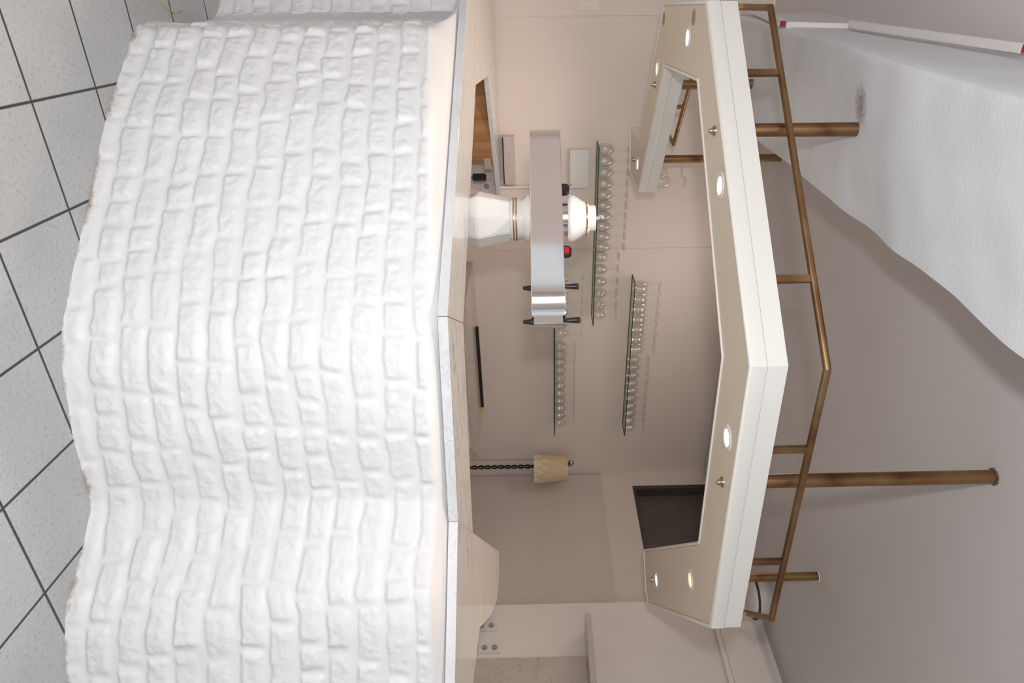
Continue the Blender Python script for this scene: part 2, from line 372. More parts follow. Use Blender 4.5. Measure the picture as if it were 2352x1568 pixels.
struct(obj('wall_back_left', bm, M['wall']), 'beige wall stretch left of the upright crease behind the bar')
# right wall with an opening for the dark hatch
bm = bmesh.new()
slab_on(bm, rw, -.15, .157, -.15, 0, 0, CEIL)
slab_on(bm, rw, .157, 1.10, -.15, 0, 0, 2.25)
slab_on(bm, rw, 1.10, 1.62, -.15, 0, 0, CEIL)
struct(obj('wall_right', bm, M['wall']), 'beige wall right of the lamp, with a dark square hatch high up')
bm = bmesh.new(); slab_on(bm, rw, .03, 1.50, 0, .035, 0, 1.951, .004)
struct(obj('door_1', bm, M['door']), 'wide flush beige door panel in the wall right of the lamp')
bm = bmesh.new(); slab_on(bm, rw, 1.655, 7.2, -.15, .25, 0, CEIL)
slab_on(bm, rw, 1.60, 1.655, -.15, .0, 0, CEIL)
struct(obj('wall_breast_right', bm, M['wall_white']), 'paler wall that steps forward at the right, holding the sockets')
bm = bmesh.new(); slab_on(bm, rw, 1.87, 7.0, .25, .33, 2.60, 2.90, .03)
struct(obj('trim_1', bm, M['wall_white']), 'boxed-in beige duct casing high on the right wall')
# room behind the camera with window openings
bm = bmesh.new(); box(bm, (-4.6, 3.965, 1.485), (.1, 9.67, CEIL)); box(bm, (-4.6, -2.92, 1.485), (.1, 2.56, CEIL))
box(bm, (-4.6, -1.255, .45), (.1, .77, .9)); box(bm, (-4.6, -1.255, 2.535), (.1, .77, .87))
struct(obj('wall_left', bm, M['wall_left']), 'white wall far to the left with a window opening')
bm = bmesh.new(); box(bm, (-3.35, -4.05, 1.485), (2.5, .1, CEIL)); box(bm, (2.9, -4.05, 1.485), (4.0, .1, CEIL))
box(bm, (-.6, -4.05, .45), (3.0, .1, .9)); box(bm, (-.6, -4.05, 2.735), (3.0, .1, .47))
struct(obj('wall_rear', bm, M['wall_white']), 'white wall behind the photographer with a window opening')

# ---------------------------------------------------------------- plaster beam crossing overhead
def beam():
    d = Vector((.5, -.866, 0))
    L0 = Vector((-1.10, 3.555, 2.52)); L1 = Vector((.62, .575, 2.52))       # right lower edge
    U0 = Vector((-1.80, 3.72, 2.52)); U1 = Vector((-.02, .637, 2.52))      # left lower edge
    S0 = Vector((-1.75, 3.63, 2.60)); 
    bm = bmesh.new(); nu, rows = 150, []
    for i in range(nu+1):
        t = i/nu; lo = L0.lerp(L1, t); up = U0.lerp(U1, t)
        # far end of the left flank drops, the near end climbs to the ceiling
        h = .03+(CEIL-2.52)*min(1, max(0, (t-.03)/.42))**.8
        sec = []
        ra = .05
        sec.append(lo+Vector((.05, .02, CEIL-2.52+.01)))
        for k in range(6): sec.append(lo+Vector((.05*(1-k/5)**2*.3+.004, 0, .10*(1-k/5))))
        for k in range(1, 26): sec.append(lo.lerp(up, k/26))
        for k in range(5):
            a = k/4; sec.append(up+Vector((-.012*a, -.004*a, .045*a*a)))
        for k in range(1, 9):
            a = k/8; sec.append(up+Vector((-.012+.0*a, -.004, .045+(h-.045)*a if h > .045 else .045+.002*a)))
        sec.append(up+Vector((-.03, 0, CEIL-2.52+.01)))
        row = []
        for k, p in enumerate(sec):
            q = p.copy(); n1 = noise.noise(q*2.3)*.018+noise.noise(q*7)*.006
            q.z += n1 if 3 < k < 40 else 0
            q += Vector((.866, .5, 0))*noise.noise(q*4.0)*(.012 if k < 33 else .004)
            q.z = min(q.z, CEIL+.01)
            row.append(bm.verts.new(q))
        rows.append(row)
    m = len(rows[0])
    for a, b in zip(rows, rows[1:]):
        for k in range(m-1): bm.faces.new((a[k], a[k+1], b[k+1], b[k]))
        bm.faces.new((a[m-1], a[0], b[0], b[m-1]))
    bm.faces.new(rows[0]); bm.faces.new(rows[-1][::-1])
    o = obj('trim_2', bm, M['beam'], smooth=True); autosmooth(o, 60)
    struct(o, 'broad white roughly plastered beam crossing under the ceiling')
beam()

# ---------------------------------------------------------------- brick bar front
FACE = [(-2.60, 3.12), (-1.46, 2.93), (-1.36, 2.86), (-1.17, 2.43), (-1.10, 2.32), (-.74, 2.16), (-.20, 1.985), (-.06, 1.945), (.06, 1.942), (.26, 1.985), (.475, 2.06), (.60, 2.015), (.73, 1.945), (.83, 1.933), (.97, 1.945), (1.45, 1.975)]
TOPE = [(-2.60, 3.40), (-1.60, 2.93), (-1.50, 2.80), (-1.33, 2.68), (-1.12, 2.56), (-.74, 2.345), (-.26, 2.075), (-.08, 1.982), (.06, 2.02), (.26, 2.07), (.545, 2.145), (.64, 2.12), (.76, 2.085), (.86, 2.057), (1.00, 2.02), (1.45, 1.90)]
def brick_front():
    # fine arc-length samples of both outlines with matching parameter
    seg = [math.dist(a, b) for a, b in zip(FACE, FACE[1:])]; tot = sum(seg)
    ds = .0052; pts = []
    for i, L in enumerate(seg):
        n = max(1, round(L/ds))
        for k in range(n): pts.append((i, k/n))
    pts.append((len(seg)-1, 1.0))
    Fp = [Vector(FACE[i]).lerp(Vector(FACE[i+1]), t) for i, t in pts]; Tp = [Vector(TOPE[i]).lerp(Vector(TOPE[i+1]), t) for i, t in pts]
    def smooth(P, k, it):
        for _ in range(it):
            P = [P[0]]+[(P[j-1]+P[j]*2+P[j+1])/4 for j in range(1, len(P)-1)]+[P[-1]]
        return P
    sh = list(Fp); Fp = smooth(Fp, 1, 22); Tp = smooth(Tp, 1, 22)
    S = [0]
    for a, b in zip(Fp, Fp[1:]): S.append(S[-1]+(b-a).length)
    s_in = min(range(len(sh)), key=lambda j: (sh[j]-Vector((.475, 2.06))).length); s_in = S[s_in]
    Nn = []
    for j in range(len(Fp)):
        a = Fp[max(0, j-3)]; b = Fp[min(len(Fp)-1, j+3)]; d = (b-a).normalized(); Nn.append(Vector((d.y, -d.x)))
    CH = .0853; rng = random.Random(11); courses = []
    for c in range(-1, 14):
        js = [rng.uniform(-.15, 0)]
        while js[-1] < tot+.4: js.append(js[-1]+rng.choice((.085, .11, .135, .15, .165, .18, .20))*rng.uniform(.92, 1.08))
        courses.append((js, [rng.uniform(-.006, .006) for _ in js], [rng.uniform(-.35, .35) for _ in js], [rng.uniform(-.008, .008) for _ in js]))
    ZT = 1.0698; nz = 208; bm = bmesh.new(); rows = []; em = []
    def sst(x): x = 0 if x < 0 else 1 if x > 1 else x; return x*x*(3-2*x)
    import bisect
    for iz in range(nz+1):
        z = ZT*iz/nz; row = []
        zz = z
        for j, s in enumerate(S):
            w1 = noise.noise(Vector((s*3.2, z*3.2, 1.3))); w2 = noise.noise(Vector((s*17, z*17, 4.1))); w3 = noise.noise(Vector((s*3.1, z*3.5, 9)))
            zw = z+w1*.020+w2*.007+noise.noise(Vector((s*7, z*5, 12)))*.007; sw = s+w3*.02+noise.noise(Vector((s*8, z*8, 17)))*.012+noise.noise(Vector((s*19, z*19, 7)))*.005
            ci = (zw-.055)/CH; c = math.floor(ci); b = (ci-c)*CH
            js, dep, til, dzb = courses[min(max(c+1, 0), 14)]
            k = max(0, bisect.bisect_right(js, sw)-1); a0 = sw-js[k]; a1 = js[min(k+1, len(js)-1)]-sw; L = a0+a1
            b += dzb[k]*.6
            # bottom edge of each brick is crisp, its top edge melts into the mortar
            ev = sst((b-.003)/.011)*sst((CH-b-.004)/.030)
            eh = sst((a0-.002)/.020)*sst((a1-.002)/.022)*.85+.15
            e = ev*eh
            h = e*(.0082+dep[k]*.70+til[k]*(a0/L-.5)*.018)
            h += (noise.noise(Vector((s*30, z*34, 2)))*.0036+noise.noise(Vector((s*62, z*70, 5)))*.0026)*(.2+.8*e)
            h += noise.noise(Vector((s*6, z*6, 3)))*.004
            zs = .998+.037*sst((Fp[j].x+1.15)/.9); cap = sst((z-zs+.012)/.02); h *= (1-cap*.9)*(.35+.65*sst(z/.05)); em.append(e*(1-cap))
            flare = .012*math.exp(-z/.03)
            # the plaster shoulder runs back to meet the underside of the marble
            g = max(0, (z-zs)/(ZT-zs)); g2 = g*g*(1.6-.6*g)
            p = Fp[j]*(1-g2)+Tp[j]*g2
            nn = Nn[j]; p = p+nn*(h+flare-.006)
            row.append(bm.verts.new((p.x, p.y, z)))
        rows.append(row)
    for a, b in zip(rows, rows[1:]):
        for j in range(len(a)-1): bm.faces.new((a[j], a[j+1], b[j+1], b[j]))
    nj = len(Fp); bt = []; bb = []
    for j in range(0, nj):
        q = Tp[j]-Nn[j]*.12; bt.append(bm.verts.new((q.x, q.y, ZT))); bb.append(bm.verts.new((q.x, q.y, 0)))
    for j in range(nj-1):
        bm.faces.new((rows[-1][j], rows[-1][j+1], bt[j+1], bt[j])); bm.faces.new((bt[j], bt[j+1], bb[j+1], bb[j]))
    me = bpy.data.meshes.new('brick_bar_front'); bm.normal_update(); bm.to_mesh(me); bm.free(); me.materials.append(M['brick'])
    at = me.attributes.new('brick_face', 'FLOAT', 'POINT'); vals = em+[0.0]*(len(me.vertices)-len(em)); at.data.foreach_set('value', vals)
    me.polygons.foreach_set('use_smooth', [True]*len(me.polygons))
    o = bpy.data.objects.new('brick_bar_front', me); col.objects.link(o)
    tag(o, 'white painted rough brick bar front standing on the tiled floor', 'bar front')
brick_front()

# ---------------------------------------------------------------- marble counter slabs
ZC = 1.10
A_ = (-.080, 1.963); Ain = (-.071, 2.371)
slab_l = [Ain, A_, (-1.381, 2.693), (-1.75, 2.90), (-2.45, 4.15), (-1.64, 4.735), (-1.075, 5.075), (-1.553, 3.89), (-1.172, 3.039)]
Q = (.569, 2.129); Qin = (.735, 2.587)
slab_m = [Ain, A_, Q, Qin]
slab_m = [(-.0695, 2.371), (-.0785, 1.963), (.5675, 2.1286), (.7335, 2.5866)]
slab_r = [Qin, Q, (1.015, 1.997), (1.45, 1.868), (1.45, 2.47), (1.28, 2.515), (1.20, 2.81), (1.422, 3.498), (1.50, 3.86), (1.491, 4.053), (1.43, 4.16), (1.315, 4.192)]
def slab(P, label, name='marble_counter_slab'):
    bm = bmesh.new(); prism(bm, P, ZC-.03, ZC, .0015)
    bm.normal_update()
    o = obj(name, bm, None, mats=[M['marble'], M['marble_front']])
    for p in o.data.polygons: p.material_index = 0 if p.normal.z > .5 else 1
    return tag(o, label, 'countertop', 'marble slabs of the bar top')
slab(slab_l, 'left marble counter slab that turns back to the wall')
slab(slab_m, 'short marble counter slab between the two joints, right of the beer tap')
slab(slab_r, 'right marble counter slab with an arm reaching back')
bm = bmesh.new(); prism(bm, [(-.0700, 2.3705), (-.0795, 1.9622), (-.0775, 1.9622), (-.068, 2.3705)], ZC-.029, ZC+.0006)
tag(obj('joint_filler', bm, M['seam']), 'thin brown joint line across the marble right of the beer tap', 'joint')
# wooden cabinet under the left arm
cab = thing('cabinet', 'brown wooden cabinet under the left marble arm behind the bar', 'cabinet', (-1.5, 4.0, 0))
def loc(p, o): return (p[0]-o[0], p[1]-o[1])
cP = [(-1.60, 3.88), (-1.245, 4.62), (-1.75, 4.60), (-2.1, 3.95)]
bm = bmesh.new(); prism(bm, [loc(p, (-1.5, 4.0)) for p in cP], .0, ZC-.0305, .002); obj('body', bm, M['wood'], cab)
sock = lambda *a: None
br = obj('bracket', (lambda b: (box(b, (-1.195, 4.47, 1.045), (.012, .10, .045), Matrix.Rotation(radians(-24), 3, 'Z'), .002), b)[1])(bmesh.new()), M['grey_metal'])
tag(br, 'small beige metal bracket at the cabinet end under the marble', 'bracket')
ad = thing('power_adapter', 'black power adapter hanging by the wall socket under the left marble arm', 'adapter', (-1.16, 4.70, .97))
bm = bmesh.new(); box(bm, (0, 0, 0), (.05, .05, .095), None, .006); obj('housing', bm, M['black'], ad)
bm = bmesh.new(); tube(bm, [(0, 0, -.045), (-.01, .02, -.10), (.01, .05, -.2), (.0, .06, -.45)], .004, 8); obj('cable', bm, M['black'], ad, True)

# ---------------------------------------------------------------- sockets
def socket(fn, s, o, z, n, label, vertical=True, group=None):
    c = fn(s, o, z); tl = (fn(s+1, o, z)-c); nn = (fn(s, o+1, z)-c)
    rz = math.atan2(-nn.x, nn.y)  # local +y out of the wall
    t = thing('wall_socket', label, 'socket', c, rz, group)
    H = .082*n; W = .082
    bm = bmesh.new(); box(bm, (0, .006, 0), (W, .012, H), None, .003); obj('frame', bm, M['white_plastic'], t)
    for k in range(n):
        zc = (k-(n-1)/2)*.071
        bm = bmesh.new(); ry = Matrix.Rotation(-pi/2, 4, 'X')
        lathe(bm, [(.0215, 0), (.0215, -.010), (.0200, -.010), (.0195, .0), (.0215, 0)], 24); 
        bmesh.ops.transform(bm, matrix=Matrix.Translation((0, .0125, zc)) @ ry, verts=bm.verts)
        obj('socket_ring', bm, M['white_plastic'], t, True)
        bm = bmesh.new(); lathe(bm, [(.0195, 0), (.0195, .001)], 24); bmesh.ops.transform(bm, matrix=Matrix.Translation((0, .0118, zc)) @ ry, verts=bm.verts)
        obj('socket_cup', bm, M['trunking_grey'], t)
        for sx in (-.0095, .0095):
            bm = bmesh.new(); lathe(bm, [(.0035, 0), (.0035, .002)], 12); bmesh.ops.transform(bm, matrix=Matrix.Translation((sx, .0125, zc)) @ ry, verts=bm.verts)
            obj('pin_hole', bm, M['black'], t)
    return t
M['trunking_grey'] = plain('socket_inner', (.42, .39, .36), .5)
socket(bw, .377, 0, .995, 1, 'single white socket low on the back wall beside the black adapter')
socket(rw, 1.835, .25, .955, 2, 'left one of the two double sockets on the right wall')
socket(rw, 2.011, .25, .988, 2, 'right one of the two double sockets, beside the marble panel')

# ---------------------------------------------------------------- things on the back wall
bm = bmesh.new(); slab_on(bm, bw, .10, .385, 0, .055, 1.618, 1.755, .004)
wb = tag(obj('wall_box', bm, M['white_plastic']), 'flat white box on the wall left of the long glass shelf', 'box')
bm = bmesh.new(); slab_on(bm, bw, .352, .362, .05, .062, 1.625, 1.633); obj('knob', bm, M['nut'], wb)
bm = bmesh.new(); slab_on(bm, bw, .0, .352, 0, .06, 1.135, 1.215, .002)
mb = tag(obj('marble_block', bm, M['marble_back']), 'small marble block against the wall at the end of the left arm', 'stone block')
bm = bmesh.new(); slab_on(bm, bw, .004, .348, .058, .0625, 1.128, 1.1365); obj('joint', bm, M['black'], mb)
bm = bmesh.new(); slab_on(bm, bw, .372, .392, 0, .03, 1.08, 1.615, .003)
struct(obj('trim_3', bm, M['wall_white']), 'narrow white upright strip below the white wall box')
# corner pilaster line
bm = bmesh.new(); slab_on(bm, bw, .900, .912, 0, .006, 1.0, CEIL, .002)
struct(obj('trim_4', bm, M['wall']), 'faint upright crease in the wall behind the long glass shelf')
# tape mark
bm = bmesh.new(); slab_on(bm, bw, -.862, -.815, .012, .0135, 1.665, 1.80, .0005)
tag(obj('tape_strip', bm, M['wall_white']), 'pale leftover strip of tape on the wall left of the crease', 'tape')

# glass shelves
def glass_shelf(s0, s1, z, depth, label):
    bm = bmesh.new(); F = slab_on(bm, bw, s0, s1, .002, depth, z-.008, z)
    for f in F[2:]: f.material_index = 1
    o = obj('glass_shelf', bm, None, mats=[M['shelf_glass'], M['glass_edge']])
    return tag(o, label, 'shelf', 'glass shelves on the back wall')
SD = .17
glass_shelf(.05, 1.51, 1.822, SD, 'longest glass shelf, at middle height, starting by the white wall box')
glass_shelf(1.13, 2.68, 2.145, SD, 'uppermost glass shelf, to the right of the tap')
glass_shelf(1.02, 2.66, 1.506, SD, 'lowest glass shelf, partly behind the steel tap bar')

# ---------------------------------------------------------------- stemware, standing upside down
def make_glass(H, R, stem_frac, rim=.8, n=20, name='wine_glass'):
    """rim down at z=0, foot at the top"""
    zb = H*(1-stem_frac); rf = R*.86; t = .0014
    out = [(R*rim, 0), (R*.93, zb*.22), (R, zb*.48), (R*.90, zb*.72), (R*.55, zb*.93), (.0060, zb*1.06), (.0036, zb*1.2), (.0034, H*.93), (.006, H-.008), (rf*.6, H-.0045), (rf, H-.002), (rf, H), (0, H)]
    inn = [(0, zb*.93), (R*.50, zb*.89), (R*.86-t, zb*.70), (R-t, zb*.48), (R*.93-t, zb*.22), (R*rim-t, 0)]
    bm = bmesh.new(); lathe(bm, inn+out, n)
    o = obj(name, bm, M['glass'], smooth=True); return autosmooth(o, 50)
protos = {}
def glass_kind(k):
    if k not in protos:
        protos[k] = dict(tall=lambda: make_glass(.222, .0395, .49), short=lambda: make_glass(.186, .0395, .47), balloon=lambda: make_glass(.200, .042, .45, .72), flute=lambda: make_glass(.232, .028, .45), small=lambda: make_glass(.172, .036, .46))[k]()
        return protos[k]
    c = protos[k].copy(); col.objects.link(c); return c
ORD = ['first', 'second', 'third', 'fourth', 'fifth', 'sixth', 'seventh', 'eighth', 'ninth', 'tenth', 'eleventh', 'twelfth', 'thirteenth', 'fourteenth', 'fifteenth', 'sixteenth']
def row(kind, s0, s1, n, off, z, where, group, kindword):
    for i in range(n):
        s = s0+(s1-s0)*i/max(1, n-1)+random.uniform(-.003, .003)
        g = glass_kind(kind); g.location = bw(s, off+random.uniform(-.004, .004), z); g.rotation_euler = (0, 0, random.uniform(0, 6))
        tag(g, f'{kindword}, {ORD[i]} from left, {where}', 'glass', group)
g2 = 'stem glasses on the long middle shelf'; g1 = 'stem glasses on the uppermost shelf'; g3 = 'stem glasses on the lowest shelf'
row('tall', .075, .83, 10, .128, 1.822, 'front row of longest shelf', g2, 'tall stem glass')
row('tall', .110, .86, 10, .046, 1.822, 'back row of longest shelf', g2, 'tall stem glass')
row('short', .915, 1.435, 6, .125, 1.822, 'front row of longest shelf', g2, 'shorter wine glass')
row('short', .945, 1.40, 5, .045, 1.822, 'back row of longest shelf', g2, 'shorter wine glass')
row('flute', 1.20, 1.78, 7, .038, 2.145, 'back row of uppermost shelf', g1, 'tall slim glass')
row('balloon', 1.20, 1.78, 7, .121, 2.145, 'front row of uppermost shelf', g1, 'round wine glass')
row('small', 1.88, 2.62, 10, .125, 2.145, 'front row of uppermost shelf', g1, 'small wine glass')
row('small', 1.92, 2.59, 9, .046, 2.145, 'back row of uppermost shelf', g1, 'small wine glass')
row('tall', 1.10, 1.60, 6, .125, 1.506, 'front row of lowest shelf', g3, 'tall stem glass')
row('small', 1.74, 2.55, 11, .125, 1.506, 'front row of lowest shelf', g3, 'small wine glass')
row('small', 1.76, 2.52, 10, .046, 1.506, 'back row of lowest shelf', g3, 'small wine glass')

# ---------------------------------------------------------------- back counter with strip
bm = bmesh.new(); slab_on(bm, bw, 1.0, 2.46, .004, .64, .805, .85, .003)
tag(obj('back_counter_top', bm, M['marble_back']), 'low marble worktop along the back wall under the glass shelves', 'worktop')
bm = bmesh.new(); slab_on(bm, bw, 1.04, 2.43, .006, .60, 0, .804, .003)
bc = tag(obj('back_cabinet', bm, M['wall_white']), 'pale base unit carrying the low marble worktop by the back wall', 'cabinet')
st = thing('bar_strip', 'long thin black strip with a yellow tip lying on the low marble worktop', 'strip', bw(1.85, .14, .85))
def lo(p, o): return p-o.location
for nm, s0, s1, mt in (('strip_body', 1.52, 2.33, 'black'), ('strip_tip', 2.33, 2.38, 'yellow')):
    bm = bmesh.new(); slab_on(bm, bw, s0, s1, .13, .165, .8505, .875, .002); bmesh.ops.translate(bm, verts=bm.verts, vec=-Vector(st.location)); obj(nm, bm, M[mt], st)

# ---------------------------------------------------------------- lamp in the corner
lp = bw(3.045, .15, 0)
lamp = thing('floor_lamp', 'floor lamp with beige parchment shade and twisted black stem in the wall corner', 'lamp', lp)
bm = bmesh.new(); lathe(bm, [(.07, 0), (.07, .012), (.03, .022), (.012, .04), (.0, .045)], 28); obj('base', bm, M['black'], lamp, True)
bm = bmesh.new(); zs = [i*.0065 for i in range(6, 222)]
for ph in (0, pi):
    tube(bm, [(.012*cos(z*2*pi/.125+ph), .012*sin(z*2*pi/.125+ph), z) for z in zs], .0085, 8)
obj('twisted_stem', bm, M['black'], lamp, True)
sh = bpy.data.objects.new('lamp_shade', None)
bm = bmesh.new(); lathe(bm, [(.142, 0), (.116, .315), (.114, .315), (.139, 0)], 40, closed=True)
shade = obj('lamp_shade', bm, M['shade'], lamp); autosmooth(shade, 40); shade.location = (0.02, -.02, 1.305)
bm = bmesh.new(); tube(bm, [(0, 0, 1.43), (0.0, 0, 1.65)], .006, 8); lathe(bm, [(.0, .0), (.02, .01), (.026, .03), (.02, .05), (0, .06)], 16, (-.03, -.02, 1.625)); obj('shade_holder', bm, M['nut'], lamp, True)
bm = bmesh.new()
for i in range(72): lathe(bm, [(0, -.004), (.004, 0), (0, .004)], 6, (-.075, -.03, .56+i*.0105))
tube(bm, [(-.075, -.03, .56), (-.075, -.03, 1.32)], .0014, 5)
obj('pull_chain', bm, M['nut'], lamp)

# ---------------------------------------------------------------- right wall: hatch, vent, marble shelf
hp = thing('wall_hatch', 'dark square hatch high in the right wall behind the canopy', 'hatch', rw(.63, 0, 2.25))
def sub(nm, mt, par, *a, bev=0):
    bm = bmesh.new(); slab_on(bm, *a, bev); bmesh.ops.translate(bm, verts=bm.verts, vec=-Vector(par.location)); return obj(nm, bm, M[mt], par)
sub('board', 'dark', hp, rw, .20, 1.06, -.13, -.10, 2.29, 2.95)
bm = bmesh.new(); slab_on(bm, rw, .157, .20, -.14, -.004, 2.25, 2.96); slab_on(bm, rw, 1.06, 1.10, -.14, -.004, 2.25, 2.96); slab_on(bm, rw, .20, 1.06, -.14, -.004, 2.25, 2.27)
bmesh.ops.translate(bm, verts=bm.verts, vec=-Vector(hp.location)); obj('frame', bm, M['darkframe'], hp)
sub('screw', 'nut', hp, rw, .34, .352, -.10, -.093, 2.60, 2.612)
vt = thing('ceiling_vent', 'round white vent on the ceiling behind the right end of the brass rail', 'vent', (1.84, 4.72, CEIL-.13))
bm = bmesh.new(); lathe(bm, [(.0, .0), (.115, .0), (.135, .012), (.14, .03), (.14, .13)], 40); obj('housing', bm, M['white_plastic'], vt, True)
bm = bmesh.new(); lathe(bm, [(.142, .018), (.152, .018), (.152, .032), (.142, .032)], 40, closed=True); obj('rubber_ring', bm, M['duct_dark'], vt, True)
bm = bmesh.new(); slab_on(bm, rw, 1.90, 3.6, .25, .47, 1.665, 1.705, .004)
tag(obj('marble_shelf', bm, M['marble_back']), 'speckled marble shelf above the marble panel on the right wall', 'shelf')
bm = bmesh.new(); slab_on(bm, rw, 2.10, 3.6, .2505, .275, .0, 1.664, .002)
tag(obj('wall_cladding', bm, M['marble_back']), 'upright pinkish marble panel at the far right below the marble shelf', 'panel')

# ---------------------------------------------------------------- cable trunking along beam and ceiling
def trunk(p0, p1, w, h, label):
    p0 = Vector(p0); p1 = Vector(p1); d = p1-p0; L = d.length; q = d.to_track_quat('X', 'Z').to_matrix()
    t = thing('cable_trunking', label, 'trunking', p0, 0, 'white cable trunking along the plaster beam')
    bm = bmesh.new(); box(bm, d/2, (L, w, h), q, .002); obj('cover', bm, M['trunking'], t)
    bm = bmesh.new(); box(bm, d*(1+.004/L), (.010, w*.8, h*.8), q); obj('red_end', bm, M['redtape'], t)
    return t
trunk((-2.62, 4.10, 2.955), (-1.90, 3.72, 2.70), .03, .03, 'short white cable trunking at the far end of the plaster beam') if False else None

# ---------------------------------------------------------------- canopy
Z0, Z1, Z2 = 2.0, 2.056, 2.119
CO = [(.086, 1.995), (1.102, 2.527), (1.599, 4.024), (1.546, 4.117), (1.309, 4.162), (.821, 2.703), (.064, 2.315), (-1.008, 2.602), (-1.341, 3.266), (-.925, 4.164), (-1.143, 4.523), (-1.433, 4.459), (-1.244, 4.107), (-1.647, 3.24), (-1.243, 2.438)]
can = thing('canopy', 'white angular lamp canopy with cream underside hanging over the bar', 'canopy', (0, 3, Z0))
def cP_(P): return [(x, y-3) for x, y in P]
CL = cP_(CO)
bm = bmesh.new(); stack(bm, [(offset_poly(CL, .0145), .007), (offset_poly(CL, .0135), .001), (offset_poly(CL, .010), 0), (offset_poly(CL, .0035), .0015), (offset_poly(CL, .0008), .0045), (CL, .009), (CL, .050), (offset_poly(CL, .0015), .0545), (offset_poly(CL, .006), .056)], False, False)
o = obj('lower_fascia', bm, M['canopy'], can); autosmooth(o, 40)
bm = bmesh.new(); stack(bm, [(offset_poly(CL, .0035), .0562), (offset_poly(CL, .0025), .0575), (offset_poly(CL, .0025), .118), (offset_poly(CL, .0045), .119)])
obj('upper_fascia', bm, M['canopy'], can)
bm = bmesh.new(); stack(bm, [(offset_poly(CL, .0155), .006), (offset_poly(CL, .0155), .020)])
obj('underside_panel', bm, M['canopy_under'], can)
LAMPS = [(-1.249, 2.753, 1), (-1.407, 3.454, 0), (-1.097, 4.16, 1), (-.531, 2.302, 1), (.338, 2.266, 1), (1.039, 2.867, 0), (1.343, 3.716, 1)]
for i, (x, y, white) in enumerate(LAMPS):
    e = bpy.data.objects.new('spotlight', None); col.objects.link(e); e.parent = can; e.location = (x, y-3, .006)
    bm = bmesh.new(); lathe(bm, [(.030, .0), (.0325, -.004), (.043, -.0045), (.047, -.002), (.0475, .001), (.030, .001)], 36, closed=True); obj('ring', bm, M['white_plastic'], e, True)
    bm = bmesh.new(); lathe(bm, [(0, -.001), (.0295, -.001), (.0295, .0), (0, .0)], 28); obj('lens', bm, M['led_white'] if white else M['led_warm'], e)
    light('spot_beam', 'SPOT', (x, y, 1.985), 12.5 if white else 11, (1, .86, .74) if white else (1, .70, .46), .03, look=(x, y, 0), spot_size=radians(165), spot_blend=.9)
for x, y in ((-1.283, 2.649), (-1.572, 3.258)):
    bm = bmesh.new(); lathe(bm, [(0, -.002), (.028, -.002), (.031, 0), (0, 0)], 24, (x, y-3, .006)); obj('blanking_cap', bm, M['brown_cap'], can)
POLES = [(-1.346, 3.511), (-1.169, 4.304), (-.741, 2.365), (.504, 2.335), (1.388, 3.849)]
for x, y in POLES:
    bm = bmesh.new(); lathe(bm, [(0, -.0225), (.004, -.022), (.0068, -.0195), (.0082, -.0155), (.0085, -.0105), (.0120, -.0105), (.0120, -.0035), (.0185, -.0034), (.0190, .001)], 24, (x, y-3, .005))
    o = obj('acorn_nut', bm, M['nut'], can, True); autosmooth(o, 40)
# poles
plab = ['brass pole in the middle of the canopy left arm', 'brass pole at the far end of the canopy left arm', 'brass pole rising into the plaster beam at the left front', 'longest brass pole, front right, rising to the ceiling', 'brass pole at the right rear of the canopy']
for (x, y), zt, lb in zip(POLES, (2.93, CEIL, 2.525, CEIL, CEIL), plab):
    p = thing('support_pole', lb, 'pole', (x, y, Z2), 0, 'brass poles carrying the canopy')
    bm = bmesh.new(); lathe(bm, [(.0245, 0), (.0245, zt-Z2-.0005)], 28); o = obj('tube', bm, M['brass'], p); autosmooth(o, 40)
    bm = bmesh.new()
    n = 26; base = []
    for rr, zz in ((.0250, -.006), (.030, -.001)): base.append([bm.verts.new(((rr+random.uniform(-.0015, .004))*cos(2*pi*k/n), (rr+random.uniform(-.0015, .004))*sin(2*pi*k/n), zt-Z2+zz)) for k in range(n)])
    for k in range(n): bm.faces.new((base[0][k], base[0][(k+1) % n], base[1][(k+1) % n], base[1][k]))
    obj('plaster_collar', bm, M['dark'] if x > 0 and y < 3 else M['canopy'], p)
# brass rail
def rail(pts, stands, ends, label):
    o0 = Vector((pts[0][0], pts[0][1], Z2))
    t = thing('brass_rail', label, 'rail', o0, 0, 'brass rails above the canopy')
    bm = bmesh.new(); tube(bm, [Vector((x, y, 2.25))-o0 for x, y in pts], .0125, 18); o = obj('tube', bm, M['brass'], t); autosmooth(o, 30)
    for (x, y, a) in stands:
        bm = bmesh.new(); box(bm, Vector((x, y, (Z2+2.245)/2))-o0, (.026, .014, 2.245-Z2), Matrix.Rotation(a, 3, 'Z'), .001); obj('upright', bm, M['brass'], t)
    return t
aF = math.atan2(-.438, 1.329); aR = math.atan2(.534, .986); aS = radians(116)
rail([(-1.50, 3.00), (-1.23, 2.468), (.099, 2.03), (1.085, 2.564), (1.30, 3.20)],
     [(-1.385, 2.77, aS), (-.95, 2.376, aF), (-.188, 2.125, aF), (.367, 2.176, aR), (.815, 2.418, aR), (1.185, 2.86, radians(72))], None, 'long angular brass rail along the front of the canopy')
rail([(-1.50, 3.64), (-1.247, 4.24), (-1.415, 4.50)], [(-1.376, 3.934, radians(67)), (-1.40, 4.476, radians(-60))], None, 'short brass rail at the rear of the canopy left arm')
# two big glasses on the end of the arm
for (x, y, lb) in ((-1.09, 4.33, 'large round glass upside down on the far end of the canopy, left one'), (-1.01, 4.25, 'large round glass upside down on the far end of the canopy, right one')):
    g = glass_kind('balloon'); g.location = (x, y, Z2+.0005); g.name = 'wine_glass'; tag(g, lb, 'glass', 'large glasses standing on the canopy')

